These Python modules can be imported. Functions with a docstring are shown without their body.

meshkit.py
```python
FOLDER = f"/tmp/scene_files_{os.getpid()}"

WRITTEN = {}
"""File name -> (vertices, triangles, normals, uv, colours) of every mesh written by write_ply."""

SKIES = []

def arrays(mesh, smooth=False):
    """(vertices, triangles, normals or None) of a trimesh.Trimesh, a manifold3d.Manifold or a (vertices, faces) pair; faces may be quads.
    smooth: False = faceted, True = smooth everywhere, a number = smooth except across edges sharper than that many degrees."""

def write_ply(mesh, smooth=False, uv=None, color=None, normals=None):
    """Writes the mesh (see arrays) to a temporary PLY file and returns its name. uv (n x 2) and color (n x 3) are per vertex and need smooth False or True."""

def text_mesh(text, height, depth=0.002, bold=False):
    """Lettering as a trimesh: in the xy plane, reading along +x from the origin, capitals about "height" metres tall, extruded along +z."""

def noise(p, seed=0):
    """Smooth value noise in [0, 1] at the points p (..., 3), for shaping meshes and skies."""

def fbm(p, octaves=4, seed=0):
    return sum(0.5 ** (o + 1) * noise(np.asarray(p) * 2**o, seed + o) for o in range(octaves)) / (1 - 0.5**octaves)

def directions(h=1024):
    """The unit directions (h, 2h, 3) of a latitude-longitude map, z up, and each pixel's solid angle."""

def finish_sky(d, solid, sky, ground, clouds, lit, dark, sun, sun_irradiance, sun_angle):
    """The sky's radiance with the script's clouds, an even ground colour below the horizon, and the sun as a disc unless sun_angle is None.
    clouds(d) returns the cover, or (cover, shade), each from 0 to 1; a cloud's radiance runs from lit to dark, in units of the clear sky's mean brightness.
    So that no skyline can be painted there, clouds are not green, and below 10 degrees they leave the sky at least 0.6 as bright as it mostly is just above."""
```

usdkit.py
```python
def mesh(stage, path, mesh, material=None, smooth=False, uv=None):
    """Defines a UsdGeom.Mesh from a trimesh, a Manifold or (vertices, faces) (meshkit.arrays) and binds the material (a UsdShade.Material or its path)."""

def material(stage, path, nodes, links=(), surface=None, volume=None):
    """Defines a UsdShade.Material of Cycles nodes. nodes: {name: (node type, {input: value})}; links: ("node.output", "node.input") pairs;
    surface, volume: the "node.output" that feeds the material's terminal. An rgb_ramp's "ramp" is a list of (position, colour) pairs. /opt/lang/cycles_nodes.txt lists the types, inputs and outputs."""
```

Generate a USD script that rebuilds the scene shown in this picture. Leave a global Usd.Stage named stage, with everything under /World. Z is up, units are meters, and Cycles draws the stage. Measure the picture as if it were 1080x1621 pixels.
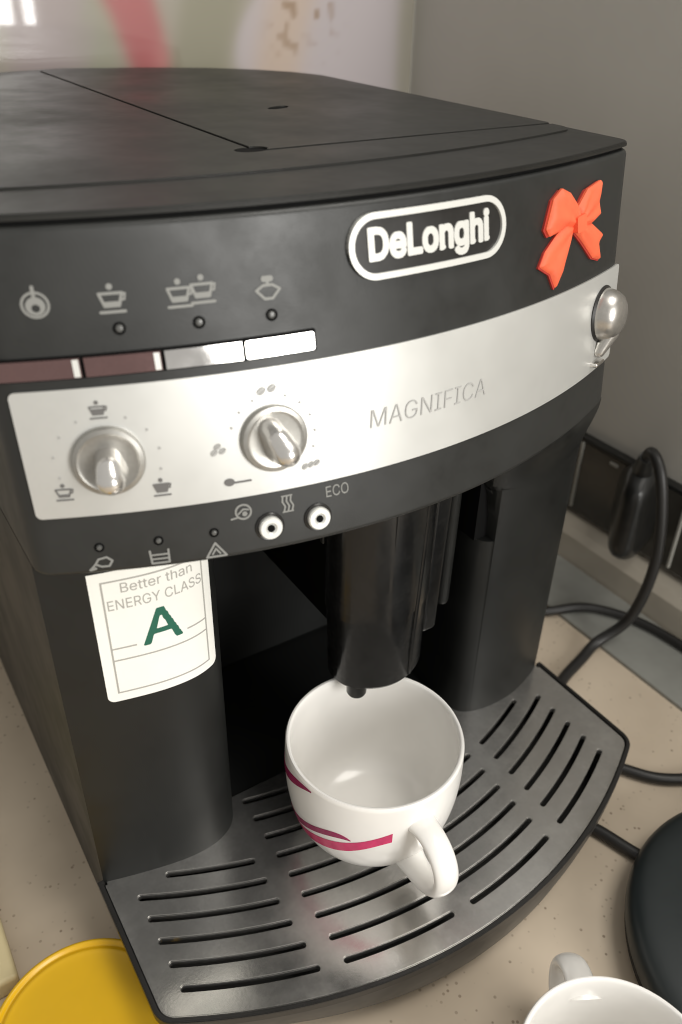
import math, random
import numpy as np, trimesh, manifold3d, usdkit, meshkit
from shapely.geometry import Polygon, LineString, Point, box, MultiPolygon
from shapely.ops import unary_union
from shapely import affinity
from scipy.interpolate import CubicSpline, CubicHermiteSpline
from pxr import Usd, UsdGeom, UsdLux, UsdShade, Gf, Sdf, Vt

random.seed(4); rng = np.random.default_rng(4)
stage = Usd.Stage.CreateInMemory()
UsdGeom.SetStageUpAxis(stage, 'Z'); UsdGeom.SetStageMetersPerUnit(stage, 1.0)
UsdGeom.Xform.Define(stage, '/World'); UsdGeom.Scope.Define(stage, '/World/Looks')

# ------------------------------------------------------------------ camera
EYE = np.array([-.1780, -.2592, .4007]); YAW, PIT, ROL, FPX = .58578, .58349, .02618, 1319.8
EXPOSURE = 0.55
f = np.array([math.sin(YAW)*math.cos(PIT), math.cos(YAW)*math.cos(PIT), -math.sin(PIT)])
r0 = np.array([math.cos(YAW), -math.sin(YAW), 0]); u0 = np.cross(r0, f)
rt = math.cos(ROL)*r0 + math.sin(ROL)*u0; up = -math.sin(ROL)*r0 + math.cos(ROL)*u0
cam = UsdGeom.Camera.Define(stage, '/World/camera')
M4 = Gf.Matrix4d(*rt, 0, *up, 0, *(-f), 0, *EYE, 1)
cam.AddTransformOp().Set(M4)
cam.CreateHorizontalApertureAttr(4.8); cam.CreateVerticalApertureAttr(4.8*1024/682)
cam.CreateFocalLengthAttr(4.8*FPX/1080); cam.CreateClippingRangeAttr((.01, 50.))
cam.CreateFStopAttr(1.7); cam.CreateFocusDistanceAttr(.365)
cam.CreateExposureAttr(EXPOSURE)

# ------------------------------------------------------------------ light: a window behind the camera, and the dim room
dome = UsdLux.DomeLight.Define(stage, '/World/room_light')
usdkit.material(stage, '/World/Looks/room_glow', {'b': ('background_shader', {'color': (1.0, .975, .92), 'strength': .33})}, surface='b.background')
UsdShade.MaterialBindingAPI.Apply(dome.GetPrim()).Bind(UsdShade.Material.Get(stage, '/World/Looks/room_glow'))

def rect_light(name, loc, aim, w, h, power, color):
    L = UsdLux.RectLight.Define(stage, '/World/' + name)
    loc = np.array(loc, float); z = loc - np.array(aim, float); z /= np.linalg.norm(z)
    x = np.cross([0, 0, 1], z); x /= np.linalg.norm(x); y = np.cross(z, x)
    L.AddTransformOp().Set(Gf.Matrix4d(*x, 0, *y, 0, *z, 0, *loc, 1))
    L.CreateWidthAttr(w); L.CreateHeightAttr(h); L.CreateIntensityAttr(power); L.CreateColorAttr(Gf.Vec3f(*color))
WIN = 9.0
rect_light('window_light', (.21, -1.7, .66), (.21, 0, .66), .58, 1.0, WIN, (1, .985, .95))
rect_light('added_overhead_light', (.42, -.50, 1.45), (.10, -.10, 0), .6, .6, 5.6, (1, .965, .90))  # added unseen lamp, leaves the worktop left of the machine in shade
rect_light('window_light_001', (.575, -1.7, .66), (.575, 0, .66), .09, 1.0, WIN, (1, .985, .95))

# ------------------------------------------------------------------ materials
def mat(name, color, rough=.5, metal=0., var=.0, scale=30, bump=0., bscale=400, rvar=0., coat=0., spec=.5, stretch=(1, 1, 1), **kw):
    c = np.array(color, float)
    n = {'g': ('geometry', {}), 'm': ('mapping', {'scale': stretch}), 'p': ('principled_bsdf', {'base_color': tuple(c), 'roughness': rough, 'metallic': metal, 'coat_weight': coat, 'specular_ior_level': spec, **kw})}
    l = [('g.position', 'm.vector')]
    if var or rvar:
        n['n'] = ('noise_texture', {'scale': scale, 'detail': 5., 'roughness': .6}); l.append(('m.vector', 'n.vector'))
    if var:
        n['r'] = ('rgb_ramp', {'ramp': [(.3, tuple(c*(1-var))), (.7, tuple(np.minimum(c*(1+var), 1)))]}); l += [('n.fac', 'r.fac'), ('r.color', 'p.base_color')]
    if rvar:
        n['rr'] = ('map_range', {'from_min': .3, 'from_max': .7, 'to_min': max(rough-rvar, .02), 'to_max': rough+rvar, 'clamp': True}); l += [('n.fac', 'rr.value'), ('rr.result', 'p.roughness')]
    if bump:
        n['bn'] = ('noise_texture', {'scale': bscale, 'detail': 3.}); n['b'] = ('bump', {'strength': bump, 'distance': .0006})
        l += [('m.vector', 'bn.vector'), ('bn.fac', 'b.height'), ('b.normal', 'p.normal')]
    return usdkit.material(stage, '/World/Looks/' + name, n, l, surface='p.BSDF')

M = {}
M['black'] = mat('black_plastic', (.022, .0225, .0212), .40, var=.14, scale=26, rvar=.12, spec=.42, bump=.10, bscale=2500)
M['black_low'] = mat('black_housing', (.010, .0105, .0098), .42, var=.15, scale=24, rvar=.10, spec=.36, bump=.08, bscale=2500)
M['top'] = mat('black_lid_plastic', (.018, .0175, .0155), .43, spec=.30, var=.14, scale=25, rvar=.08, bump=.12, bscale=1800)
M['gloss'] = mat('gloss_black', (.008, .008, .008), .18, spec=.4, rvar=.08, scale=60, var=.2)
M['dark'] = mat('dark_recess', (.004, .004, .004), .7, spec=.1)
M['recess'] = mat('recess_plastic', (.011, .0115, .011), .5, spec=.3, var=.15, scale=40)
M['silver'] = mat('silver_panel', (.64, .64, .615), .39, .55, var=.03, scale=20, rvar=.05, bump=.04, bscale=3000)
M['chrome'] = mat('chrome', (.80, .78, .76), .12, 1., rvar=.05, scale=80, bump=.25, bscale=70)
M['satin'] = mat('satin_metal', (.50, .48, .45), .30, .85, rvar=.06, scale=90, var=.06)
M['dial'] = mat('dial_metal', (.36, .35, .325), .34, .8, rvar=.06, scale=90, var=.06)
M['knob'] = mat('bright_knob', (.78, .76, .73), .20, .9, rvar=.06, scale=90)
M['print'] = mat('pale_print', (.24, .24, .225), .6)
M['badge'] = mat('badge_silver', (.82, .82, .78), .28, .35)
M['dprint'] = mat('dark_print', (.13, .125, .12), .6)
M['gprint'] = mat('grey_print', (.38, .375, .36), .6)
M['lens'] = mat('dim_lens', (.10, .10, .095), .25)
M['maroon'] = mat('chrome_reflection_tint', (.22, .135, .13), .16, .8, rvar=.08, scale=80, bump=.4, bscale=60)  # maroon colour stands for a dark pink reflection in the chrome
M['grate'] = mat('grate_steel', (.54, .53, .51), .22, .88, var=.10, scale=22, rvar=.09, bump=.03, bscale=900)
M['rim'] = mat('tray_black', (.018, .017, .016), .32, rvar=.06, scale=60)
M['tray'] = mat('tray_body', (.030, .029, .027), .38, rvar=.06, scale=60)
M['paper'] = mat('sticker_paper', (.90, .895, .84), .45, var=.02, scale=60)
M['green'] = mat('green_ink', (.012, .12, .075), .5)
M['ink'] = mat('grey_ink', (.40, .39, .36), .5)
M['red'] = mat('orange_felt', (.85, .135, .055), .6, var=.08, scale=140, bump=.15, bscale=1500)
M['shadow_red'] = mat('felt_shadow_red', (.40, .030, .018), .7, var=.1, scale=140)
M['china'] = mat('white_china', (.87, .85, .815), .22, var=.015, scale=40, coat=.25)
M['magenta'] = mat('magenta_glaze', (.58, .045, .14), .2, var=.15, scale=120)
M['dmagenta'] = mat('dark_magenta_glaze', (.30, .02, .09), .2, var=.15, scale=120)
M['cable'] = mat('black_cable', (.016, .015, .014), .45)
M['plug'] = mat('black_plug', (.014, .014, .013), .35, rvar=.06, scale=60)
M['socket'] = mat('socket_glass', (.060, .055, .046), .22, rvar=.05)
M['edge'] = mat('pale_plastic_edge', (.42, .41, .37), .4)
M['teal'] = mat('dark_appliance', (.016, .021, .022), .38, rvar=.06, scale=30, bump=.05, bscale=2000)
M['yellow'] = mat('yellow_plastic', (.66, .385, .006), .35, var=.04, scale=30, subsurface_weight=.0)
M['cream'] = mat('cream_board', (.62, .52, .30), .5, var=.05, scale=40)
M['wall'] = mat('grey_wall', (.54, .515, .465), .5, var=.05, scale=6, bump=.03, bscale=60)
M['strip'] = mat('grey_joint_strip', (.28, .28, .255), .35, var=.08, scale=30, rvar=.06)
M['skirt'] = mat('taupe_upstand', (.50, .45, .37), .45, var=.06, scale=25)
# speckled worktop
usdkit.material(stage, '/World/Looks/worktop', {
    'g': ('geometry', {}), 'n': ('noise_texture', {'scale': 18., 'detail': 6.}), 'r': ('rgb_ramp', {'ramp': [(.3, (.53, .44, .335)), (.7, (.63, .53, .41))]}),
    'v': ('voronoi_texture', {'scale': 230., 'randomness': 1.}), 'vr': ('rgb_ramp', {'ramp': [(0, (1, 1, 1)), (.13, (1, 1, 1)), (.21, (0, 0, 0))]}),
    'sn': ('noise_texture', {'scale': 45., 'detail': 2.}), 'sr': ('rgb_ramp', {'ramp': [(.47, (0, 0, 0)), (.60, (1, 1, 1))]}),
    'mm': ('mix', {'mix_type': 'multiply', 'fac': 1.}), 'mx': ('mix', {'mix_type': 'mix', 'color2': (.30, .23, .165)}),
    'p': ('principled_bsdf', {'roughness': .42})},
    [('g.position', 'n.vector'), ('g.position', 'v.vector'), ('g.position', 'sn.vector'), ('n.fac', 'r.fac'), ('v.distance', 'vr.fac'), ('sn.fac', 'sr.fac'),
     ('vr.color', 'mm.color1'), ('sr.color', 'mm.color2'), ('mm.color', 'mx.fac'), ('r.color', 'mx.color1'), ('mx.color', 'p.base_color')], surface='p.BSDF')
M['worktop'] = UsdShade.Material.Get(stage, '/World/Looks/worktop')
usdkit.material(stage, '/World/Looks/printed_splashback', {
    'a': ('attribute', {'attribute': 'print'}), 'p': ('principled_bsdf', {'roughness': .05, 'coat_weight': 1., 'specular_ior_level': .6})},
    [('a.color', 'p.base_color')], surface='p.BSDF')
M['splash'] = UsdShade.Material.Get(stage, '/World/Looks/printed_splashback')

# ------------------------------------------------------------------ helpers
used = {}
def numbered(path):
    k = used.get(path, 0); used[path] = k + 1
    return path if k == 0 else f'{path}_{k:03d}'
def key(p, **kw):
    for k, v in kw.items():
        if v: p.SetCustomDataByKey(k, v)
    return p
def P(parent): return '/World' if parent is None else str(parent.GetPath())
def thing(name, label, category, group=None, loc=(0, 0, 0)):
    x = UsdGeom.Xform.Define(stage, numbered('/World/' + name))
    if any(loc): x.AddTranslateOp().Set(Gf.Vec3d(*loc))
    return key(x.GetPrim(), label=label, category=category, group=group)
def obj(name, mesh, m, parent=None, smooth=30, **kw):
    if isinstance(mesh, list): mesh = join(mesh)
    q = usdkit.mesh(stage, numbered(P(parent) + '/' + name), mesh, M[m], smooth=smooth)
    return key(q.GetPrim(), **kw)
def tm(x):
    if isinstance(x, manifold3d.Manifold):
        a = x.to_mesh(); return trimesh.Trimesh(np.array(a.vert_properties)[:, :3], np.array(a.tri_verts), process=False)
    return x
def join(l): return trimesh.util.concatenate([tm(x) for x in l])
def polys(g): return [p for p in getattr(g, 'geoms', [g]) if p.geom_type == 'Polygon' and p.area > 1e-10]
def cs(g):
    out = []
    for p in polys(g):
        out.append(np.array(p.exterior.coords)[:-1]); out += [np.array(h.coords)[:-1] for h in p.interiors]
    return manifold3d.CrossSection(out, manifold3d.FillRule.EvenOdd)
def ext(g, h, refine=None):
    m = manifold3d.Manifold.extrude(cs(g), h)
    return m.refine_to_length(refine) if refine else m
def extz(g, z0, z1): return ext(g, z1 - z0).translate([0, 0, z0])
def cham(g, z0, z1, d=.0008, steps=3):
    """a slab of outline g whose upper edge is rounded by d"""
    parts = [extz(g, z0, z1 - d)]
    prev = g
    hull = []
    for i in range(steps):
        a0, a1 = math.pi/2*i/steps, math.pi/2*(i+1)/steps
        gg = g.buffer(-d*(1-math.cos(a1)))
        parts.append(extz(g.buffer(-d*(1-math.cos((a0+a1)/2))), z1 - d + d*math.sin(a0) - 1e-6, z1 - d + d*math.sin(a1)))
    return manifold3d.Manifold.batch_boolean(parts, manifold3d.OpType.Add)
def wrap(mesh, surf):
    """bends a mesh of coordinates (u, v, w) onto a surface: surf(u, v, w) -> points"""
    t = tm(mesh); v = np.array(t.vertices)
    return trimesh.Trimesh(surf(v[:, 0], v[:, 1], v[:, 2]), np.array(t.faces), process=False)
def rbox(a, b, r=.001, seg=12):
    a, b = np.array(a, float), np.array(b, float); r = min(r, .49*min(b - a))
    s = manifold3d.Manifold.sphere(r, seg)
    return manifold3d.Manifold.batch_hull([s.translate([x, y, z]) for x in (a[0]+r, b[0]-r) for y in (a[1]+r, b[1]-r) for z in (a[2]+r, b[2]-r)])
def hull(pts):
    return manifold3d.Manifold.batch_hull([manifold3d.Manifold.sphere(r, 20).translate(list(map(float, p))) for p, r in pts])
def revolve(prof, n=96):
    return trimesh.creation.revolve(np.array(prof, float), sections=n)
def resample(g, n, start=None):
    ring = g.exterior if hasattr(g, 'exterior') else g
    s0 = ring.project(Point(*start)) if start is not None else 0
    L = ring.length
    pts = [ring.interpolate((s0 + L*i/n) % L).coords[0] for i in range(n)]
    pts = np.array(pts)
    a = np.sum(pts[:, 0]*np.roll(pts[:, 1], -1) - np.roll(pts[:, 0], -1)*pts[:, 1])
    return pts if a > 0 else np.vstack([pts[:1], pts[:0:-1]])
def loft(rings, caps=True):
    """rings: (n x 3) arrays going counter-clockwise, from the bottom up"""
    n = len(rings[0]); v = np.vstack(rings); F = []
    i = np.arange(n); j = (i + 1) % n
    for k in range(len(rings)-1):
        a, b = k*n, (k+1)*n
        F += [np.stack([a+i, a+j, b+j], 1), np.stack([a+i, b+j, b+i], 1)]
    if caps:
        c0, c1 = len(v), len(v)+1
        v = np.vstack([v, rings[0].mean(0), rings[-1].mean(0)])
        F += [np.stack([j, i, np.full(n, c0)], 1), np.stack([(len(rings)-1)*n+i, (len(rings)-1)*n+j, np.full(n, c1)], 1)]
    return trimesh.Trimesh(v, np.vstack(F), process=False)
def ring3(g, z, n, start): 
    p = resample(g, n, start); return np.column_stack([p, np.full(n, z)])
def spline(pts, n):
    pts = np.array(pts, float); s = np.r_[0, np.cumsum(np.linalg.norm(np.diff(pts, axis=0), axis=1)**.5)]
    return CubicSpline(s, pts)(np.linspace(0, s[-1], n))
def tube(path, r, n=14, flat=1., side=None):
    path = np.array(path, float); T = np.gradient(path, axis=0); T /= np.linalg.norm(T, axis=1)[:, None]
    A = np.array(side if side is not None else [0, 0, 1.]); rings = []
    r = np.broadcast_to(r, len(path)); prev = None
    for k, (p, t) in enumerate(zip(path, T)):
        a = (A if prev is None or side is not None else prev); a = a - t*(a@t)
        if np.linalg.norm(a) < 1e-3: a = np.array([1., 0, 0]) - t*t[0]
        a /= np.linalg.norm(a); prev = a; b = np.cross(t, a)
        th = np.arange(n)*2*math.pi/n
        rings.append(p + r[k]*(np.cos(th)[:, None]*a + flat*np.sin(th)[:, None]*b))
    return loft(rings)
def text(s, h, bold=False):
    """lettering as flat outlines, from the slices of meshkit's text"""
    t = meshkit.text_mesh(s, h, 1., bold)
    sec = t.section(plane_origin=[0, 0, .5], plane_normal=[0, 0, 1])
    ls = [np.array(d)[:, :2] for d in sec.discrete]
    g = Polygon()
    for l in sorted((Polygon(x).buffer(0) for x in ls), key=lambda q: -q.area): g = g.symmetric_difference(l)
    return g
def fit(g, x0, x1, y0, y1):
    a = g.bounds; sx, sy = (x1-x0)/(a[2]-a[0]), (y1-y0)/(a[3]-a[1])
    return affinity.translate(affinity.scale(affinity.translate(g, -a[0], -a[1]), sx, sy, origin=(0, 0)), x0, y0)
def stroke(pts, w): return LineString(pts).buffer(w/2, cap_style=1)
def at(g, x, y, s=1.): return affinity.translate(affinity.scale(g, s, s, origin=(0, 0)), x, y)

# ------------------------------------------------------------------ the machine's surfaces
W, ZT, ZB, ZR = .14, .3405, .221, .0351
def hy(x, z): return -(.0343 + .0866*(ZB - z))*(1 - (x/W)**2) + .117*(z - ZT)
def HS(x, z, w):
    """point on the control head's bowed front, w proud of it"""
    B = .0343 + .0866*(ZB - z); d = 2*B*x/W**2; n = np.sqrt(d*d + 1 + .0137)
    return np.stack([x + d/n*w, hy(x, z) - w/n, z + .117/n*w], 1)
def arc(f, a, b, n): x = np.linspace(a, b, n); return np.stack([x, f(x)], 1)
BACK = [(.14, .05), (.14, .15), (.14, .255), (.134, .278), (.118, .300), (.092, .321), (.055, .339), (0, .352), (-.055, .339), (-.092, .321), (-.118, .300), (-.134, .278), (-.14, .255), (-.14, .15), (-.14, .05)]
def headplan(z, inset=0.):
    g = Polygon(np.vstack([arc(lambda x: hy(x, z), -W, W, 60), BACK]))
    g = g.buffer(-.009).buffer(.009, quad_segs=8)
    return g.buffer(-inset) if inset else g

# ------------------------------------------------------------------ setting
XW, YW = .300, .372
obj('counter', rbox((-.75, -.75, -.04), (XW, YW, 0), .002), 'worktop', kind='structure')
obj('side_wall', trimesh.creation.box(bounds=[(XW, -.75, -.04), (XW+.02, YW+.02, .47)]), 'wall', kind='structure')
obj('joint_strip', rbox((.2205, -.75, -.002), (.2735, YW-.001, .003), .001), 'strip', kind='structure', label='grey strip let into the worktop along the side wall')
g = Polygon([(.2745, 0), (XW-.0005, 0), (XW-.0005, .029), (.283, .027), (.2775, .022)]).buffer(-.0012).buffer(.0012)
up_ = ext(g, YW + .75).rotate([90, 0, 0]).translate([0, YW-.001, .0])
obj('wall_upstand', up_, 'skirt', kind='structure', label='taupe upstand along the foot of the side wall')
# back wall: printed glass splashback, the print in a vertex colour
def lin(c): c = np.array(c)/255.; return np.where(c < .04045, c/12.92, ((c+.055)/1.055)**2.4)
nx, nz = 320, 220
gx, gz = np.meshgrid(np.linspace(-.45, XW-.0005, nx), np.linspace(-.02, .47, nz))
col = np.ones((nz, nx, 3))*lin((158, 152, 140))
def blend(c, mask): global col; col = col*(1-mask[..., None]) + lin(c)*mask[..., None]
def sm(a, e): return 1/(1+np.exp(-np.clip(a/e, -40, 40)))
wob = (meshkit.fbm(np.stack([gx*14, gz*14, gx*0], -1), 4, 3) - .5)*.03
blend((150, 152, 132), sm(.012-np.abs(gx-.035+wob), .004)*.7)                        # green band of the print
blend((160, 145, 150), sm(.024-np.abs(gx-.005+wob), .004)*.6)
stem = .0625 + (.36-gz)*.27
blend((172, 92, 96), sm(.0165-np.abs(gx-stem+wob*.3)+ (gz-.36)*.10, .0026)*.85)              # red stem
blend((190, 130, 128), sm(.008-np.hypot(gx-.079, (gz-.338)*.7)+wob*.3, .003)*.7)
blend((140, 137, 118), sm(.023-np.abs(gx-.112-(gz-.35)*.3), .003)*.8)
pet = gx - (.134 + .55*np.maximum(gz-.335, 0)**1.0*.55 + .6*(gz-.352)**2*20)
blend((178, 170, 172), sm(pet, .0022)*sm(.288-gx+wob, .004))
blend((186, 166, 148), sm(.020-np.abs(gx-.182-(gz-.36)*.3+wob*.4), .005)*.8)         # stamens
spk = meshkit.noise(np.stack([gx*150, gz*150, gx*0], -1), 7)
blend((140, 116, 92), sm(spk-.74, .035)*sm(.026-np.abs(gx-.198+wob*.4), .004)*sm(gz-.34, .004)*.75)
blend((150, 146, 132), sm(.008-np.abs(gx-.292), .003)*.8)
v = np.stack([gx, np.full_like(gx, YW), gz], -1).reshape(-1, 3)
i = (np.arange(nz-1)[:, None]*nx + np.arange(nx-1)).ravel()
F = np.vstack([np.stack([i, i+1, i+nx+1], 1), np.stack([i, i+nx+1, i+nx], 1)])
bw = usdkit.mesh(stage, '/World/back_wall', (v, F), M['splash'], smooth=True)
UsdGeom.PrimvarsAPI(bw).CreatePrimvar('print', Sdf.ValueTypeNames.Color3fArray, 'vertex').Set(Vt.Vec3fArray.FromNumpy(col.reshape(-1, 3).astype(np.float32)))
key(bw.GetPrim(), kind='structure', label='glossy splashback printed with pale blurred flowers')

# ------------------------------------------------------------------ coffee machine
cm = thing('coffee_machine', 'black espresso machine with silver control panel, bow-fronted head and drip tray', 'coffee machine')
# housing with its two pillars
LP = spline([(-.14, -.0074), (-.125, -.0117), (-.1105, -.0150), (-.100, -.0166), (-.090, -.0167), (-.0827, -.0152), (-.0759, -.0116), (-.0712, -.0055), (-.0688, .004), (-.068, .02)], 60)
RPl = spline([(.069, .02), (.069, .004), (.070, -.0055), (.073, -.0118), (.080, -.0158), (.0915, -.0178), (.103, -.0178), (.112, -.0166), (.124, -.0132), (.133, -.0098)], 50)
RP = np.vstack([RPl, [(.1375, -.0075), (.1394, -.0055), (.14, -.001)]])
plan_low = Polygon(np.vstack([LP, [(-.068, .095), (.069, .095)], RP, BACK]))
house = extz(plan_low, .004, .2225)
# right pillar swells out to meet the head
rg = []
fx = RP[:-1, 0] if False else RP[:, 0]
def hfx(p):   # nearest point of the head's front above a pillar point
    x = np.clip(p[:, 0], .069, .1385); return np.stack([x, hy(x, ZB) + .0008], 1)
sel = RP[RP[:, 1] < 0.003]
for z in np.linspace(.188, .2226, 17):
    t = np.clip((z-.190)/(.2212-.190), 0, 1); t = t*t*(3-2*t)
    wt = np.clip((sel[:, :1]-.074)/(.108-.074), 0, 1); wt = t*wt*wt*(3-2*wt)
    q = sel*(1-wt) + hfx(sel)*wt
    ringp = np.vstack([q, [(.1395, .03), (.0694, .03)]])
    rg.append(np.column_stack([ringp, np.full(len(ringp), z)]))
flare = loft(rg)
slot = ext(Polygon([(.055, .1965), (.0690, .1955), (.0738, .186), (.0767, .172), (.0778, .1575), (.055, .1575)]), .07).rotate([90, 0, 0]).translate([0, .012, 0])
fl = manifold3d.Manifold(manifold3d.Mesh(np.array(flare.vertices, np.float32), np.array(flare.faces, np.uint32)))
house = house - slot; fl = fl - slot
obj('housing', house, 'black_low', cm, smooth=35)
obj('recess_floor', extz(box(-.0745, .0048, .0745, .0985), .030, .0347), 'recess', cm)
obj('recess_shade_panel', rbox((-.0676, .0915, .037), (.0686, .0946, .2205), .0005), 'recess', cm)  # added dark lining, deepens the shade at the back of the recess
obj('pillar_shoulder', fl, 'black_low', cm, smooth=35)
for sx in (-1, 1):
    for y in (.03, .28):
        obj('foot', trimesh.creation.cylinder(.009, .0042, sections=20, transform=trimesh.transformations.translation_matrix([sx*.112, y, .0021])), 'rim', cm)
obj('slot_shade_fill', ext(Polygon([(.0696, .1958), (.0741, .1862), (.0770, .172), (.0781, .1572), (.0696, .1572)]), .020).rotate([90, 0, 0]).translate([0, .0115, 0]), 'dark', cm, label='black fill standing for the shade in the crescent slot beside the spout')  # black insert, the dark inside of the slot put into colour

# control head
ZH = .3358
start = (0, -.0343)
N = 420
rings = []
for z, d in ((ZB, .0022), (ZB+.0004, .001), (ZB+.0012, .0003), (ZB+.0024, 0), (.232, 0), (.245, 0), (.26, 0), (.275, 0), (.29, 0), (.305, 0), (.32, 0), (.330, 0), (ZH-.002, 0), (ZH-.001, .0003), (ZH-.0003, .001), (ZH, .002)):
    rings.append(ring3(headplan(z, d), z, N, (0, hy(np.array(0.), z))))
head = obj('control_head', loft(rings), 'black', cm)
# top plate: a groove, then the plate, then two lids
gr = headplan(ZH, .0022)
obj('top_groove', extz(gr, ZH-.001, ZH+.0016), 'dark', cm)
obj('top_plate', cham(headplan(ZH, .0004), ZH+.0014, .3390, .0014, 4), 'top', cm, smooth=40)
# lids: a seam between them, finger notches cut through
lidg = Polygon(np.vstack([arc(lambda x: .030 - .030*(1-(np.abs(x)/.135)**2.0)*.6, -.128, .1365, 40), [(.1365, .25), (.128, .272), (.112, .293), (.086, .313), (.05, .329), (0, .338), (-.05, .329), (-.086, .313), (-.112, .293), (-.128, .272)]])).buffer(-.012).buffer(.012)
lidg = lidg.buffer(0)
seam = box(-.0194, .050, -.0188, .40)
right_lid = lidg.intersection(box(-.0188, .045, .2, .4)).buffer(-.003).buffer(.003)
left_lid = lidg.difference(box(-.0194, .0446, .2, .4))
notch = affinity.scale(Point(-.0200, .0480).buffer(.0058), 1.15, .75)
slot2 = affinity.rotate(affinity.scale(Point(.042, .138).buffer(.007), 1, .45), 25)
right_lid = right_lid.difference(unary_union([slot2])); left_lid = left_lid.difference(notch); right_lid = right_lid.difference(notch)
obj('tank_lid', cham(right_lid, .3388, .3400, .0006), 'top', cm, smooth=40)
obj('cup_shelf', cham(left_lid, .3388, .3397, .0005), 'top', cm, smooth=40)
obj('finger_notch', extz(notch.buffer(.0004), .3382, .3394), 'dark', cm)
obj('finger_notch', extz(slot2.buffer(.0004), .3382, .3394), 'dark', cm)

# silver control panel
pg = Polygon([(-.1358, .2440), (.1392, .2440), (.1392, .2876), (-.1358, .2876)]).buffer(-.002).buffer(.002)
def panelmesh(): 
    return [wrap(ext(pg, .0010, .004).translate([0, 0, -.0002]), HS), wrap(ext(pg.buffer(-.0004), .00125, .004).translate([0, 0, -.0002]), HS)]
panel = obj('control_panel', panelmesh()[0], 'silver', cm)
def decal(name, g, m, parent, w0=.0009, t=.00022, surf=HS, refine=.003, **kw):
    return obj(name, wrap(ext(g, t, refine).translate([0, 0, w0]), surf), m, parent, **kw)
mg = affinity.skew(fit(text('MAGNIFICA', .006), -.0212, .0345, .2595, .2664), 8, 0, origin=(0, .26)).buffer(-.00016)
decal('lettering', mg, 'gprint', panel)
def cup_icon(fill=.0, w=.0006):
    c = stroke([(-.0030, .0022), (.0030, .0022), (.0019, -.0012), (-.0019, -.0012), (-.0030, .0022)], w)
    if fill: c = c.union(Polygon([(-.0028+ .0018*(1-fill)*.5, .0022-.0034*(1-fill)), (.0028-.0018*(1-fill)*.5, .0022-.0034*(1-fill)), (.0019, -.0012), (-.0019, -.0012)]))
    return c.union(stroke([(-.0032, -.0028), (.0032, -.0028)], w)).union(Point(0, .0040).buffer(.00085)).union(stroke([(.0027, .0018), (.0038, .0020), (.0034, .0004), (.0024, .0003)], w*.7))
def bean(s=1.): 
    b = affinity.rotate(affinity.scale(Point(0, 0).buffer(.0017), 1.25, .85), 35)
    return affinity.scale(b.difference(stroke([(-.0016, -.0011), (0, .0003), (.0016, .0011)], .0004)), s, s, origin=(0, 0))
# dials: ticks and symbols around each knob
K1, K2 = (-.1112, .2632), (-.0578, .2635)
marks = []
for a in np.linspace(-135, 135, 11):
    if min(abs(a), abs(abs(a)-135)) < 10: continue
    marks.append(Point(K1[0]+.0160*math.sin(math.radians(a)), K1[1]+.0155*math.cos(math.radians(a))).buffer(.00042))
for a in np.linspace(-68, 112, 9):
    if abs(a) < 14: continue
    marks.append(Point(K2[0]+.0150*math.sin(math.radians(a)), K2[1]+.0150*math.cos(math.radians(a))).buffer(.00042))
decal('dial_marks', unary_union(marks), 'gprint', panel, kind='stuff')
decal('cup_icon', at(cup_icon(.7), -.1117, .2798, .75), 'dprint', panel, label='grey cup symbol above the left knob')
decal('cup_icon', at(cup_icon(.3), -.1262, .2527, .75), 'dprint', panel, label='nearly empty cup symbol below left knob')
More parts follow.
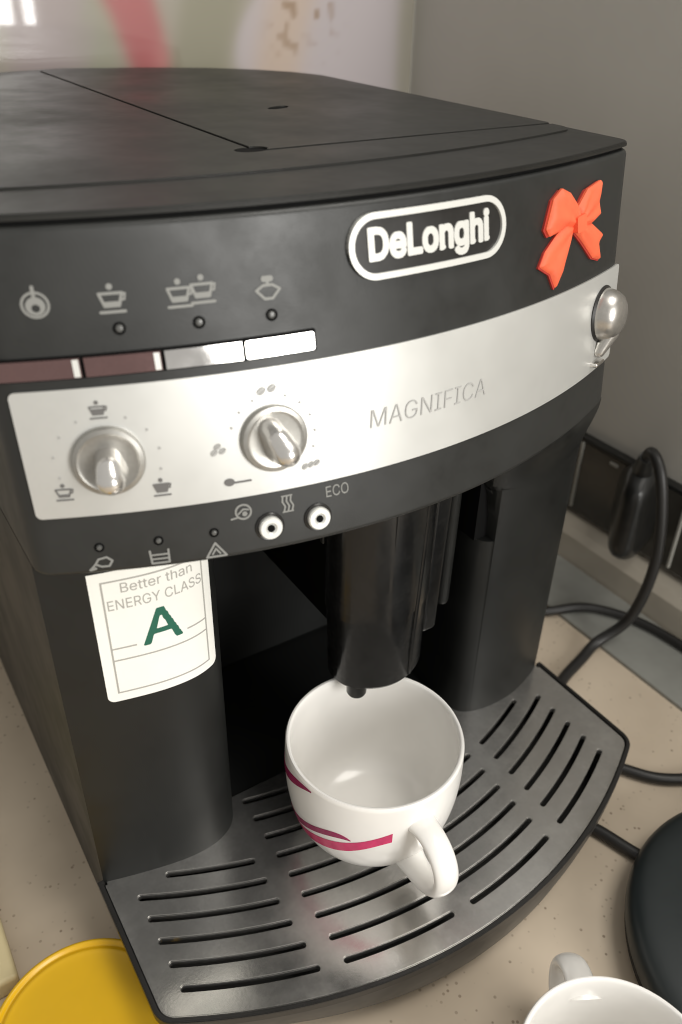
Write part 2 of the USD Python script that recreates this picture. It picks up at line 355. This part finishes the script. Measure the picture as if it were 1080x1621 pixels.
decal('cup_icon', at(cup_icon(1.), -.0968, .2512, .80), 'dprint', panel, label='full cup symbol below left knob')
decal('bean_icon', unary_union([at(bean(.8), -.0603, .2801), at(bean(.8), -.0566, .2806)]), 'gprint', panel)
decal('bean_icon', unary_union([at(bean(.62), -.0785, .2614), at(bean(.62), -.0757, .2617), at(bean(.62), -.0772, .2634)]), 'gprint', panel)
decal('spoon_icon', unary_union([at(affinity.scale(Point(0, 0).buffer(.0018), 1, .75), -.0748, .2502), stroke([(-.0735, .2498), (-.0675, .2498)], .0006)]), 'dprint', panel)
decal('bean_icon', unary_union([at(bean(.62), -.0478, .2511), at(bean(.62), -.0455, .2514), at(bean(.62), -.0433, .2517)]), 'gprint', panel)

# frame at a point of the head: x along the bow, y up the face, z outwards
def frame(x, z, w=0.):
    e = 1e-4; p = HS(np.array([x, x+e, x]), np.array([z, z, z+e]), np.array([w, w, w]))
    a = p[1]-p[0]; b = p[2]-p[0]; a /= np.linalg.norm(a); n = np.cross(a, b); n /= np.linalg.norm(n); b = np.cross(n, a)
    T = np.eye(4); T[:3, 0], T[:3, 1], T[:3, 2], T[:3, 3] = a, b, n, p[0]; return T
def put(m, T): 
    t = tm(m).copy(); t.apply_transform(T); return t
def knob(K, ang, ln, lab):
    T = frame(*K, .0008)
    k = obj('knob', put(revolve([(0, -.001), (.0118, -.001), (.0118, .0016), (.0114, .0023), (.0100, .0026), (.0088, .0022), (0, .0018)], 72), T), 'dial', cm, label=lab)
    s = manifold3d.Manifold.sphere(1, 48)
    R = trimesh.transformations.rotation_matrix(math.radians(ang), [0, 0, 1])
    a = hull([((0, .0012+ln, .0012), .0044), ((0, -.0034, .0012), .0058), ((0, ln*.5, .0072), .0042), ((0, -.0034, .0096), .0047)]).refine_to_length(.0008)
    g = tm(a); g = trimesh.smoothing.filter_taubin(trimesh.Trimesh(g.vertices, g.faces), iterations=12)
    obj('grip', put(g, T@R), 'knob', k, smooth=True)
    obj('pointer', put(rbox((-.0004, -.0112, .0020), (.0004, -.0096, .0030), .0002), T@R), 'dprint', k)
knob(K1, 4, 0, 'left dial knob with bright grip pointing down')
knob(K2, 24, .0030, 'right dial knob with bright grip slanting down')

# push buttons
bx_ = [-.1392, -.1134, -.0898, -.0643, -.0394]
decal('button_recess', box(-.1397, .2906, -.0388, .2980).buffer(-.0008).buffer(.0008), 'dark', cm, w0=-.0002, t=.00045)
for k in range(4):
    a, b = bx_[k]+.00055, bx_[k+1]-.00055
    gq = box(a, .2913, b, .2973)
    if k == 3: gq = gq.buffer(-.0008).buffer(.0008)
    bt = obj('push_button', [wrap(ext(gq, .0016, .002), HS)], 'maroon' if k < 2 else 'chrome', cm, label='chrome push button with a dark pink reflection put into its colour' if k < 2 else 'bright chrome push button')
    if k < 2:
        obj('bright_edge', wrap(ext(box(b-.0022, .2916, b-.0004, .2970), .00035, .002).translate([0, 0, .0015]), HS), 'badge', bt)
# printed symbols of the head
pw = M['print']
power = unary_union([Point(0, 0).buffer(.0044).difference(Point(0, 0).buffer(.0036)), stroke([(0, .002), (0, .0058)], .0011), Point(0, -.0004).buffer(.0030).difference(Point(0, -.0011).buffer(.0013))])
decal('power_icon', at(power, -.1229, .3137, .9), 'print', cm, w0=0)
decal('cup_icon', at(cup_icon(.35, .0008), -.1019, .3132, 1.1), 'print', cm, w0=0)
decal('two_cup_icon', unary_union([at(cup_icon(.35, .0008), -.0820, .3130, 1.1), at(cup_icon(.35, .0008), -.0748, .3136, 1.1)]), 'print', cm, w0=0)
tap = unary_union([stroke([(-.0036, .0005), (-.0012, -.0020), (.0012, -.0020), (.0036, .0005), (.0014, .0018), (-.0014, .0018), (-.0036, .0005)], .0008), stroke([(-.001, .0036), (.001, .0036)], .0017), stroke([(0, .002), (0, .004)], .001)])
decal('steam_icon', at(tap, -.0537, .3115, 1.1), 'print', cm, w0=0)
def ring_led(x, z, r=.0013):
    T = frame(x, z, 0.)
    o = obj('indicator_light', put(revolve([(0, -.001), (r, -.001), (r, .0001), (r*.7, .0007), (0, .0009)], 24), T), 'lens', cm)
    obj('light_bezel', put(revolve([(r, -.001), (r*1.55, -.001), (r*1.55, .0003), (r*1.2, .0003), (r, 0)], 24), T), 'dark', o)
for x, z in ((-.1010, .3050), (-.0771, .3045), (-.0534, .3041)): ring_led(x, z)
for x, z in ((-.1194, .2316), (-.1007, .2319), (-.0823, .2321)): ring_led(x, z, .0011)
# lower row: grounds, water tank and warning symbols
leaf = unary_union([stroke([(-.0036, -.0024), (-.0018, -.0004), (-.0006, .0015), (.0020, .0021), (.0036, .0006), (.0024, -.0014), (0, -.0014), (-.0018, -.0004)], .0007), stroke([(-.0036, -.0024), (-.002, -.0020)], .0009)])
decal('scale_icon', at(leaf, -.1198, .2256), 'print', cm, w0=0)
tank = unary_union([stroke([(-.0030, .0024), (-.0028, -.0024), (.0028, -.0024), (.0030, .0024)], .0007), stroke([(-.0028, .0008), (.0028, .0008)], .0006), stroke([(-.0028, -.0008), (.0028, -.0008)], .0006)])
decal('tank_icon', at(tank, -.1011, .2258), 'print', cm, w0=0)
warn = unary_union([stroke([(-.0034, -.0024), (.0034, -.0024), (0, .0028), (-.0034, -.0024)], .0007), stroke([(-.0013, -.0014), (0, .0006), (.0013, -.0014)], .0006)])
decal('warning_icon', at(warn, -.0825, .2253), 'print', cm, w0=0)
swirl = unary_union([Point(0, 0).buffer(.0030).difference(Point(0, 0).buffer(.0023)), stroke([(-.0018, -.0006), (0, .001), (.0018, .0006)], .0006), Point(.0004, -.0008).buffer(.0009), stroke([(-.0044, -.0022), (-.0024, -.0019)], .0006)])
decal('rinse_icon', at(swirl, -.0714, .2382), 'print', cm, w0=0)
heat = unary_union([stroke([(x, -.0028), (x+.0006, -.0010), (x-.0003, .0010), (x, .0028)], .0006) for x in (-.0015, 0, .0015)] + [stroke([(-.0019, .003), (.0019, .003)], .0005), stroke([(-.0019, -.003), (.0019, -.003)], .0005)])
decal('heat_icon', at(heat, -.0555, .2383), 'print', cm, w0=0)
decal('lettering', fit(text('ECO', .004), -.0406, -.0316, .2374, .2416), 'print', cm, w0=0, label='printed letters beside the right round button')
for x, z in ((-.0628, .2309), (-.0447, .2307)):
    T = frame(x, z, 0.)
    b = obj('round_button', put(revolve([(0, -.002), (.0043, -.002), (.0043, .0020), (.0039, .0026), (.0022, .0026), (.0016, .0020), (0, .0020)], 48), T), 'badge', cm)
    obj('button_collar', put(revolve([(.0043, -.002), (.0054, -.002), (.0054, .0004), (.0050, .0008), (.0044, .0006)], 48), T), 'rim', b)
    obj('button_eye', put(revolve([(0, .0019), (.0014, .0019), (.0014, .0023), (0, .0025)], 24), T), 'dark', b)
# brand badge
cx, cz = .0106, .3211
cap = LineString([(cx-.0245, cz), (cx+.0245, cz)]).buffer(.0107)
bd = obj('badge', wrap(ext(cap, .0012, .003).translate([0, 0, -.0002]), HS), 'rim', cm, label='oval maker badge')
obj('badge_frame', wrap(ext(cap.difference(cap.buffer(-.0021)), .0020, .002).translate([0, 0, -.0001]), HS), 'badge', bd)
lt = text('DeLonghi', .009, True)
# slab feet and shoulders on the upright letters
L0 = fit(lt, cx-.0272, cx+.0262, cz-.0073, cz+.0060)
ws = L0.bounds[2]-L0.bounds[0]
feet = []
for n_, p in enumerate(sorted(polys(L0), key=lambda q: q.bounds[0])):
    b = p.bounds
    if n_ in (2, 4, 6, 7, 8) and b[1] > cz-.0058 and b[3]-b[1] > .004 and b[1] < cz-.003:
        feet.append(box(b[0]-.0004, b[1], b[0]+.0024, b[1]+.0011))
L1 = unary_union([L0.buffer(.00040)] + feet)
decal('lettering', L1, 'badge', bd, w0=.0009, t=.0006, refine=.0025)

# steam knob at the right end of the panel
T = frame(.1238, .2688, .0005)
sk = obj('steam_knob', put(revolve([(0, -.003), (.0114, -.003), (.0117, .0015), (.0115, .0030), (.0108, .0056), (.0093, .0080), (.0068, .0097), (.0036, .0105), (0, .0107)], 72), T), 'satin', cm, smooth=True, label='round satin steam knob at panel end')
obj('knob_collar', put(revolve([(.0114, -.0026), (.0128, -.0026), (.0128, .0006), (.0117, .0014)], 72), T), 'rim', sk)
obj('knob_lever', put(hull([((0, -.0085, .0045), .0042), ((.0035, -.0100, .0035), .0035), ((-.0045, -.0165, .0018), .0026)]).refine_to_length(.002), T), 'satin', sk, smooth=True)
obj('knob_tab', put(rbox((-.0045, -.0008, -.001), (.0045, .0010, .0042), .0006), frame(.1185, .2478)), 'chrome', sk)

# spout
def rrect(x0, x1, y0, y1, r, bow=0.):
    xs = np.linspace(x0, x1, 24); c = (x0+x1)/2; h = (x1-x0)/2
    g = Polygon(np.vstack([np.stack([xs, y0 - bow*(1-((xs-c)/h)**2)], 1), [(x1, y1), (x0, y1)]]))
    return g.buffer(-r).buffer(r, quad_segs=8)
rg = []
for z, d, tp in ((.1050, .006, .003), (.1055, .0035, .003), (.1067, .0014, .003), (.1090, 0, .0027), (.125, 0, .0022), (.150, 0, .0012), (.1505, -.0004, .001), (.18, 0, .0004), (.226, 0, 0)):
    g = rrect(-.0190+tp*1.1, .0340-tp*.4, -.0200+tp*.3, .003, .014, .0120).buffer(-d)
    rg.append(ring3(g, z, 200, (.0085, -.05)))
sp = obj('spout', loft(rg), 'gloss', cm, label='glossy black coffee spout block')
obj('spout_neck', extz(box(-.006, .0005, .026, .0912), .125, .2205), 'dark', sp)
for x, y in ((-.0062, -.0182), (.0215, -.0120)):
    tr = trimesh.transformations.translation_matrix([x, y, .1020])
    obj('nozzle', put(revolve([(0, .006), (.0052, .006), (.0050, -.0020), (.0044, -.0032), (.0030, -.0034), (.0026, -.001), (0, -.001)], 40), tr), 'gloss', sp)
obj('front_rib', [tube(spline([(.0015, -.0305, .2240), (.0018, -.0303, .19), (.0024, -.0298, .150), (.0030, -.0290, .110)], 24), .0010, 10)], 'gloss', sp)
obj('front_rib', [tube(spline([(.0200, -.0290, .2240), (.0195, -.0290, .18), (.0170, -.0302, .145), (.0165, -.0295, .110)], 24), .0012, 10)], 'gloss', sp)
obj('spout_edge', rbox((-.0192, -.0060, .186), (-.0180, -.0035, .2240), .0005), 'black', sp)
# height slide beside the spout
obj('spout_slide', hull([((.0405, -.0110, .2205), .003), ((.0465, -.0110, .2205), .003), ((.0405, -.002, .2205), .003), ((.0465, -.002, .2205), .003), ((.0405, -.0090, .114), .003), ((.0450, -.0090, .114), .003), ((.0405, -.002, .114), .003), ((.0450, -.002, .114), .003)]).refine_to_length(.006), 'gloss', cm, label='narrow slide bar right of the spout')
obj('slide_guide', hull([((.0570, -.0040, .2205), .0040), ((.0570, .02, .2205), .0040), ((.0600, .0000, .118), .0036), ((.0600, .02, .118), .0036)]).refine_to_length(.006), 'black_low', cm)

# energy sticker, bent round the left pillar
LPs = np.r_[0, np.cumsum(np.linalg.norm(np.diff(LP, axis=0), axis=1))]
def PS(u, z, w):
    s = u; x = np.interp(s, LPs, LP[:, 0]); y = np.interp(s, LPs, LP[:, 1])
    e = 5e-4; tx = np.interp(s+e, LPs, LP[:, 0]) - np.interp(s-e, LPs, LP[:, 0]); ty = np.interp(s+e, LPs, LP[:, 1]) - np.interp(s-e, LPs, LP[:, 1])
    n = np.hypot(tx, ty); return np.stack([x + ty/n*w, y - tx/n*w, z], 1)
s0 = float(np.interp(-.1236, LP[:, 0], LPs)); s1 = s0 + .0485; zb_, zt_ = .1500, .2145
sg = unary_union([box(s0, zb_, s1, zt_).buffer(-.003).buffer(.003), box(s0, zt_-.006, s1, zt_)])
st = obj('energy_sticker', wrap(ext(sg, .0002, .002).translate([0, 0, .0001]), PS), 'paper', cm, label='white energy class sticker on the left pillar')
ink = lambda n, g, m: obj(n, wrap(ext(g, .00008, .002).translate([0, 0, .0003]), PS), m, st)
inn = sg.buffer(-.0042); ink('border_line', inn.difference(inn.buffer(-.0007)), 'ink')
sc = (s0+s1)/2
ink('lettering', fit(text('Better than', .005), sc-.0130, sc+.0150, .2040, .2085), 'ink')
ink('lettering', fit(text('ENERGY CLASS', .005), sc-.0185, sc+.0190, .1965, .2012), 'ink')
ink('class_letter', fit(text('A', .014, True).buffer(-.0002), sc-.0075, sc+.0085, .1760, .1930), 'green')
ink('rule_line', box(s0+.0048, .1772, sc-.0100, .1779), 'ink'); ink('rule_line', box(sc+.0105, .1772, s1-.0048, .1779), 'ink')
ink('rule_line', box(s0+.0048, .1712, s1-.0048, .1719), 'ink')

# drip tray
def ty(x): return -.0851 - .0376*(1-(x/.135)**2)
tg = Polygon(np.vstack([arc(ty, -.1427, .1427, 70), [(.1427, .0), (.1427, -.0) , (.1427, .02), (-.1427, .02)]])).buffer(-.011).buffer(.011, quad_segs=10)
tg = tg.difference(box(-.2, -.0065, .2, .1)).union(box(-.0745, -.008, .0745, .0985))
tg = tg.buffer(0)
front = tg.difference(box(-.2, -.0062, .2, .2))
tr_ = []
fp = resample(front, 300, (0, ty(np.array(0.))))
for z, sx, oy in ((.0060, .86, .006), (.0085, .88, .0035), (.014, .915, .0016), (.022, .96, .0004), (.028, .992, 0), (.0325, 1., 0)):
    q = fp.copy(); q[:, 0] *= sx; fr = np.clip((-q[:, 1]-.0062)/.08, 0, 1); q[:, 1] += oy*fr
    tr_.append(np.column_stack([q, np.full(len(q), z)]))
for z, k in ((.0325, .970), (.030, .965), (.012, .88)):
    q = fp.copy(); c0 = np.array([0, -.03]); q = c0 + (q-c0)*[k, k]; tr_.append(np.column_stack([q, np.full(len(q), z)]))
trayp = obj('drip_tray', loft(tr_), 'tray', cm, label='black drip tray with bowed front')
rimg = front.difference(front.buffer(-.0022).union(box(-.1397, -.02, .1397, 0)))
obj('tray_rim', cham(rimg, .0315, .0362, .0010, 3), 'rim', trayp, smooth=40)
slots = []
def sl(k, a, b):
    xs = np.linspace(a, b, 22); y0 = -.1075 + .01215*k
    return LineString(np.stack([xs, y0 + 2.12*xs*xs], 1)).buffer(.00145, cap_style=1)
for k in range(6):
    slots.append(sl(k, -.1280 if k < 5 else -.1125, -.0755)); slots.append(sl(k, .0690, .1210 if k < 5 else .1060))
for k in range(9):
    slots.append(sl(k, -.0625, -.0102)); slots.append(sl(k, .0026, .0560))
plate = front.buffer(-.0026).union(box(-.0745, -.0200, .0745, .0045)).union(box(-.1390, -.03, .1390, -.0066)).buffer(-.0002)
gm = cham(plate.difference(unary_union(slots)), .0318, .0351, .0007, 2)
obj('tray_grate', gm, 'grate', trayp, smooth=35, label='brushed metal grate with rows of curved slots')
# ------------------------------------------------------------------ orange bow stuck on the head
bow = thing('ribbon_bow', 'orange felt ribbon bow stuck on the upper right of the black machine front', 'bow')
ll = [(.0803, .3282), (.0862, .3258), (.0906, .3218), (.0952, .3160), (.0908, .3129), (.0841, .3145), (.0790, .3130), (.0728, .3122), (.0706, .3150), (.0749, .3251)]
rl = [(.0938, .3150), (.0925, .3200), (.0990, .3255), (.1097, .3275), (.1083, .3201), (.1103, .3144), (.1036, .3122), (.0947, .3120)]
rtl = [(.0925, .3135), (.1050, .3112), (.1158, .3050), (.1115, .3025), (.1149, .2950), (.1080, .2972), (.0976, .3060), (.0894, .3122)]
ltl = [(.0905, .3130), (.0869, .3045), (.0835, .2966), (.0787, .2911), (.0748, .2975), (.0677, .3014), (.0712, .3064), (.0785, .3113), (.0851, .3145)]
for nm, pts, w in (('tail', ltl, .0001), ('tail', rtl, .0003), ('loop', ll, .0008), ('loop', rl, .0010)):
    g = Polygon(pts).buffer(0).buffer(-.0006).buffer(.0009)
    m = ext(g, .0022, .0006); t = tm(m); v = np.array(t.vertices)
    d = np.array([g.exterior.distance(Point(*q)) for q in v[:, :2]])
    top = v[:, 2] > .0001
    v[:, 2] = np.where(top, .0009 + .0016*(1-np.exp(-d/.0011)) + np.clip(d/.002, 0, 1)*.00028*np.cos(11*np.arctan2(v[:, 1]-.3138, v[:, 0]-.0925)), 0) + w
    obj(nm, wrap(trimesh.Trimesh(v, t.faces, process=False), HS), 'red', bow, smooth=60)
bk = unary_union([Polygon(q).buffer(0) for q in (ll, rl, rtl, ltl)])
obj('shadow_edge', wrap(ext(affinity.translate(bk.buffer(.0002), -.0010, -.0004), .0009, .0016), HS), 'shadow_red', bow)  # darker offset layer, shadow along the bow's left edges put into colour
g = Polygon([(.0895, .3160), (.0945, .3165), (.0955, .3118), (.0900, .3112)]).buffer(.0008)
obj('knot', wrap(ext(g, .0040, .0015), HS), 'red', bow, smooth=60)

# ------------------------------------------------------------------ cups
CP = [(0, .0030), (.0195, .0030), (.0205, .0006), (.0222, 0), (.0236, .0008), (.0244, .0030), (.0290, .0075), (.0340, .0135), (.0380, .0215), (.0404, .0310), (.0416, .0400), (.0421, .0500), (.0420, .0590), (.0418, .0638)]
CI = [(.0412, .0650), (.0402, .0650), (.0396, .0640), (.0398, .0560), (.0397, .0460), (.0390, .0360), (.0374, .0270), (.0345, .0185), (.0300, .0115), (.0240, .0075), (.0150, .0056), (0, .0052)]
def smoothprof(p, n):
    return spline(p, n)
def cup(loc, az, rs, label, group):
    c = thing('cup', label, 'cup', group, loc)
    outer = np.vstack([CP[:6], smoothprof(CP[5:], 40)[1:], smoothprof(CI, 50)])*[rs, 1]
    obj('body', revolve(outer, 128), 'china', c, smooth=50)
    e = np.array([math.cos(az), math.sin(az), 0]); zz = np.array([0, 0, 1.])
    pts = [e*(.0400*rs)+zz*.0490, e*(.0470*rs)+zz*.0505, e*(.0560*rs)+zz*.0480, e*(.0622*rs)+zz*.0400, e*(.0618*rs)+zz*.0300, e*(.0555*rs)+zz*.0220, e*(.0460*rs)+zz*.0180, e*(.0360*rs)+zz*.0180]
    path = spline(pts, 60); rr = .0060 + .0014*np.abs(np.linspace(-1, 1, 60))**6
    obj('handle', tube(path, rr, 24, flat=.56, side=np.cross(e, zz)), 'china', c, smooth=60)
    return c
prof = smoothprof(CP[5:], 60)
def CS(u, z, w):
    a = np.radians(u*1000); r = np.interp(z, prof[:, 1], prof[:, 0]) + w
    return np.stack([r*np.cos(a), r*np.sin(a), z], 1)
c1 = cup((-.0147, -.0465, .0352), math.radians(-94), 1., 'white cup with magenta swooshes standing on the drip tray under the spout', None)
def swoosh(name, top, bot, m):
    g = Polygon([(a/1000, z) for a, z in list(spline(top, 24))] + [(a/1000, z) for a, z in list(spline(bot, 24))[::-1]]).buffer(0)
    mm = ext(g, .00018); t = tm(mm.refine_to_length(.0025)); t.vertices = np.array(t.vertices)
    obj(name, wrap(trimesh.Trimesh(np.array(t.vertices)+[0, 0, .00008], t.faces, process=False), CS), m, c1, smooth=40)
swoosh('swoosh', [(-113, .0490), (-126, .0446), (-140, .0396), (-155, .0350), (-170, .0302), (-188, .0240), (-205, .0190)], [(-113, .0428), (-126, .0388), (-140, .0328), (-155, .0278), (-170, .0235), (-188, .0195), (-205, .0180)], 'magenta')
swoosh('swoosh', [(-138, .0420), (-147, .0444), (-158, .0418), (-171, .0370), (-188, .0310), (-205, .0262)], [(-138, .0416), (-147, .0410), (-158, .0378), (-171, .0327), (-188, .0262), (-205, .0222)], 'dmagenta')
swoosh('swoosh', [(-166, .0622), (-175, .0618), (-187, .0590), (-200, .0545), (-215, .0510)], [(-166, .0616), (-175, .0588), (-187, .0540), (-200, .0495), (-215, .0460)], 'dmagenta')
c2 = cup((-.0114, -.2024, 0), math.radians(61), .915, 'plain white cup standing on the worktop in front of the machine, cut by the frame', None)

# ------------------------------------------------------------------ dark round appliance, yellow dish, board
ap = thing('round_appliance', 'dark round appliance lid on the worktop right of the drip tray', 'appliance', None, (.1301, -.2048, 0))
obj('base_ring', revolve([(0, .0005), (.078, .0005), (.0815, .003), (.083, .006), (.0815, .0085), (0, .0085)], 128), 'rim', ap, smooth=50)
obj('dome', revolve(np.vstack([[(0, .0086), (.0815, .0086)], spline([(.0815, .0086), (.0840, .0120), (.0842, .0180), (.0815, .0228), (.0765, .0252), (.0700, .0262), (.0620, .0268), (.045, .0285), (.022, .0300), (0, .0304)], 60)[1:]]), 160), 'teal', ap, smooth=60)
yd = thing('yellow_lid', 'yellow plastic lid on the worktop beside the left of the machine', 'lid', None, (-.1680, -.0570, 0))
obj('lid_disc', revolve(np.vstack([[(0, .0030), (.0375, .0030)], spline([(.0375, .0030), (.0393, .0060), (.0402, .0120), (.0405, .0158), (.0400, .0172), (.0390, .0175), (.0381, .0168), (.0374, .0160), (.0366, .0161), (.0356, .0165), (.0340, .0163), (.030, .0159), (.02, .0156), (.008, .0155)], 90)[1:], [(0, .0155)]]), 128), 'yellow', yd, smooth=50)
obj('lid_skirt', revolve([(.0368, .0), (.0386, .0), (.0386, .0062), (.0368, .0062), (.0368, .0)], 96), 'yellow', yd)
obj('chopping_board', rbox((-.40, -.0155, 0), (-.1862, .16, .012), .0025).rotate([0, 0, 0]), 'cream', label='cream board lying at the left edge of the worktop', category='board')

# ------------------------------------------------------------------ sockets and cables by the side wall
so = thing('socket_rail', 'dark glossy socket rail with pale edges low on the side wall', 'socket')
obj('rail', rbox((.2935, -.30, .0335), (.3005, .200, .0955), .0012), 'socket', so)
obj('top_trim', rbox((.2925, -.30, .0955), (.3005, .200, .0990), .001), 'plug', so)
for y in (.1135, .0165, -.080): obj('divider', rbox((.2918, y-.0012, .036), (.2940, y+.0012, .0945), .0006), 'edge', so)
for y in (.082, .060, .0, -.03): obj('socket_mark', rbox((.2926, y-.004, .0885), (.2940, y+.004, .0912), .0006), 'edge', so)
pl = thing('power_plug', 'black plug in the side wall socket with its cable looping down behind the tray', 'plug')
pts = [(.286, .045, .070), (.268, .038, .072), (.252, .031, .075)]
body = hull([((.290, .046, .100), .010), ((.290, .046, .052), .010), ((.290, .064, .090), .007), ((.290, .064, .058), .007), ((.262, .036, .112), .0105), ((.262, .036, .056), .011), ((.253, .031, .105), .009), ((.253, .031, .062), .009)]).refine_to_length(.004)
b = tm(body); b = trimesh.smoothing.filter_taubin(trimesh.Trimesh(b.vertices, b.faces), iterations=10)
obj('plug_body', b, 'plug', pl, smooth=True)
obj('strain_relief', tube(spline([(.262, .036, .112), (.256, .032, .126), (.250, .0275, .136)], 12), np.linspace(.0075, .0045, 12), 14), 'plug', pl)
cab = spline([(.256, .032, .124), (.2500, .0270, .1370), (.2440, .0200, .1440), (.2400, .0105, .1400), (.2390, .0020, .1215), (.2390, -.0040, .0950), (.2385, -.0060, .0690), (.2360, -.0045, .0420), (.2300, .0005, .0200), (.2150, .0060, .0080), (.2000, .0030, .0045), (.1750, -.0040, .0040), (.1600, -.0120, .0040), (.147, -.028, .0040)], 120)
obj('cable', tube(cab, .0037, 14), 'cable', pl)
def cable(pts, r, label): obj('power_cable', tube(spline(pts, 70), r, 14), 'cable', smooth=40, label=label, category='cable', group='loose black cables on the worktop')
cable([(.150, .110, .0035), (.185, .075, .0035), (.2100, .0530, .0040), (.2300, .0425, .0068), (.2430, .0330, .0068), (.2580, .0085, .0068), (.2650, -.0290, .0068), (.266, -.08, .0068)], .0034, 'black cable crossing the grey strip beneath the plug cable')
cable([(.125, -.060, .0030), (.1420, -.0700, .0032), (.1494, -.0783, .0035), (.1580, -.0900, .0035), (.1720, -.1005, .0035), (.190, -.108, .0035), (.23, -.118, .0035)], .0034, 'black cable coming out from under the right corner of the drip tray')
cable([(.092, -.075, .0030), (.1000, -.0900, .0032), (.1043, -.1001, .0035), (.1074, -.1104, .0035), (.1115, -.1230, .0035), (.118, -.135, .0035)], .0034, 'short black cable running from the drip tray to the round dark appliance')
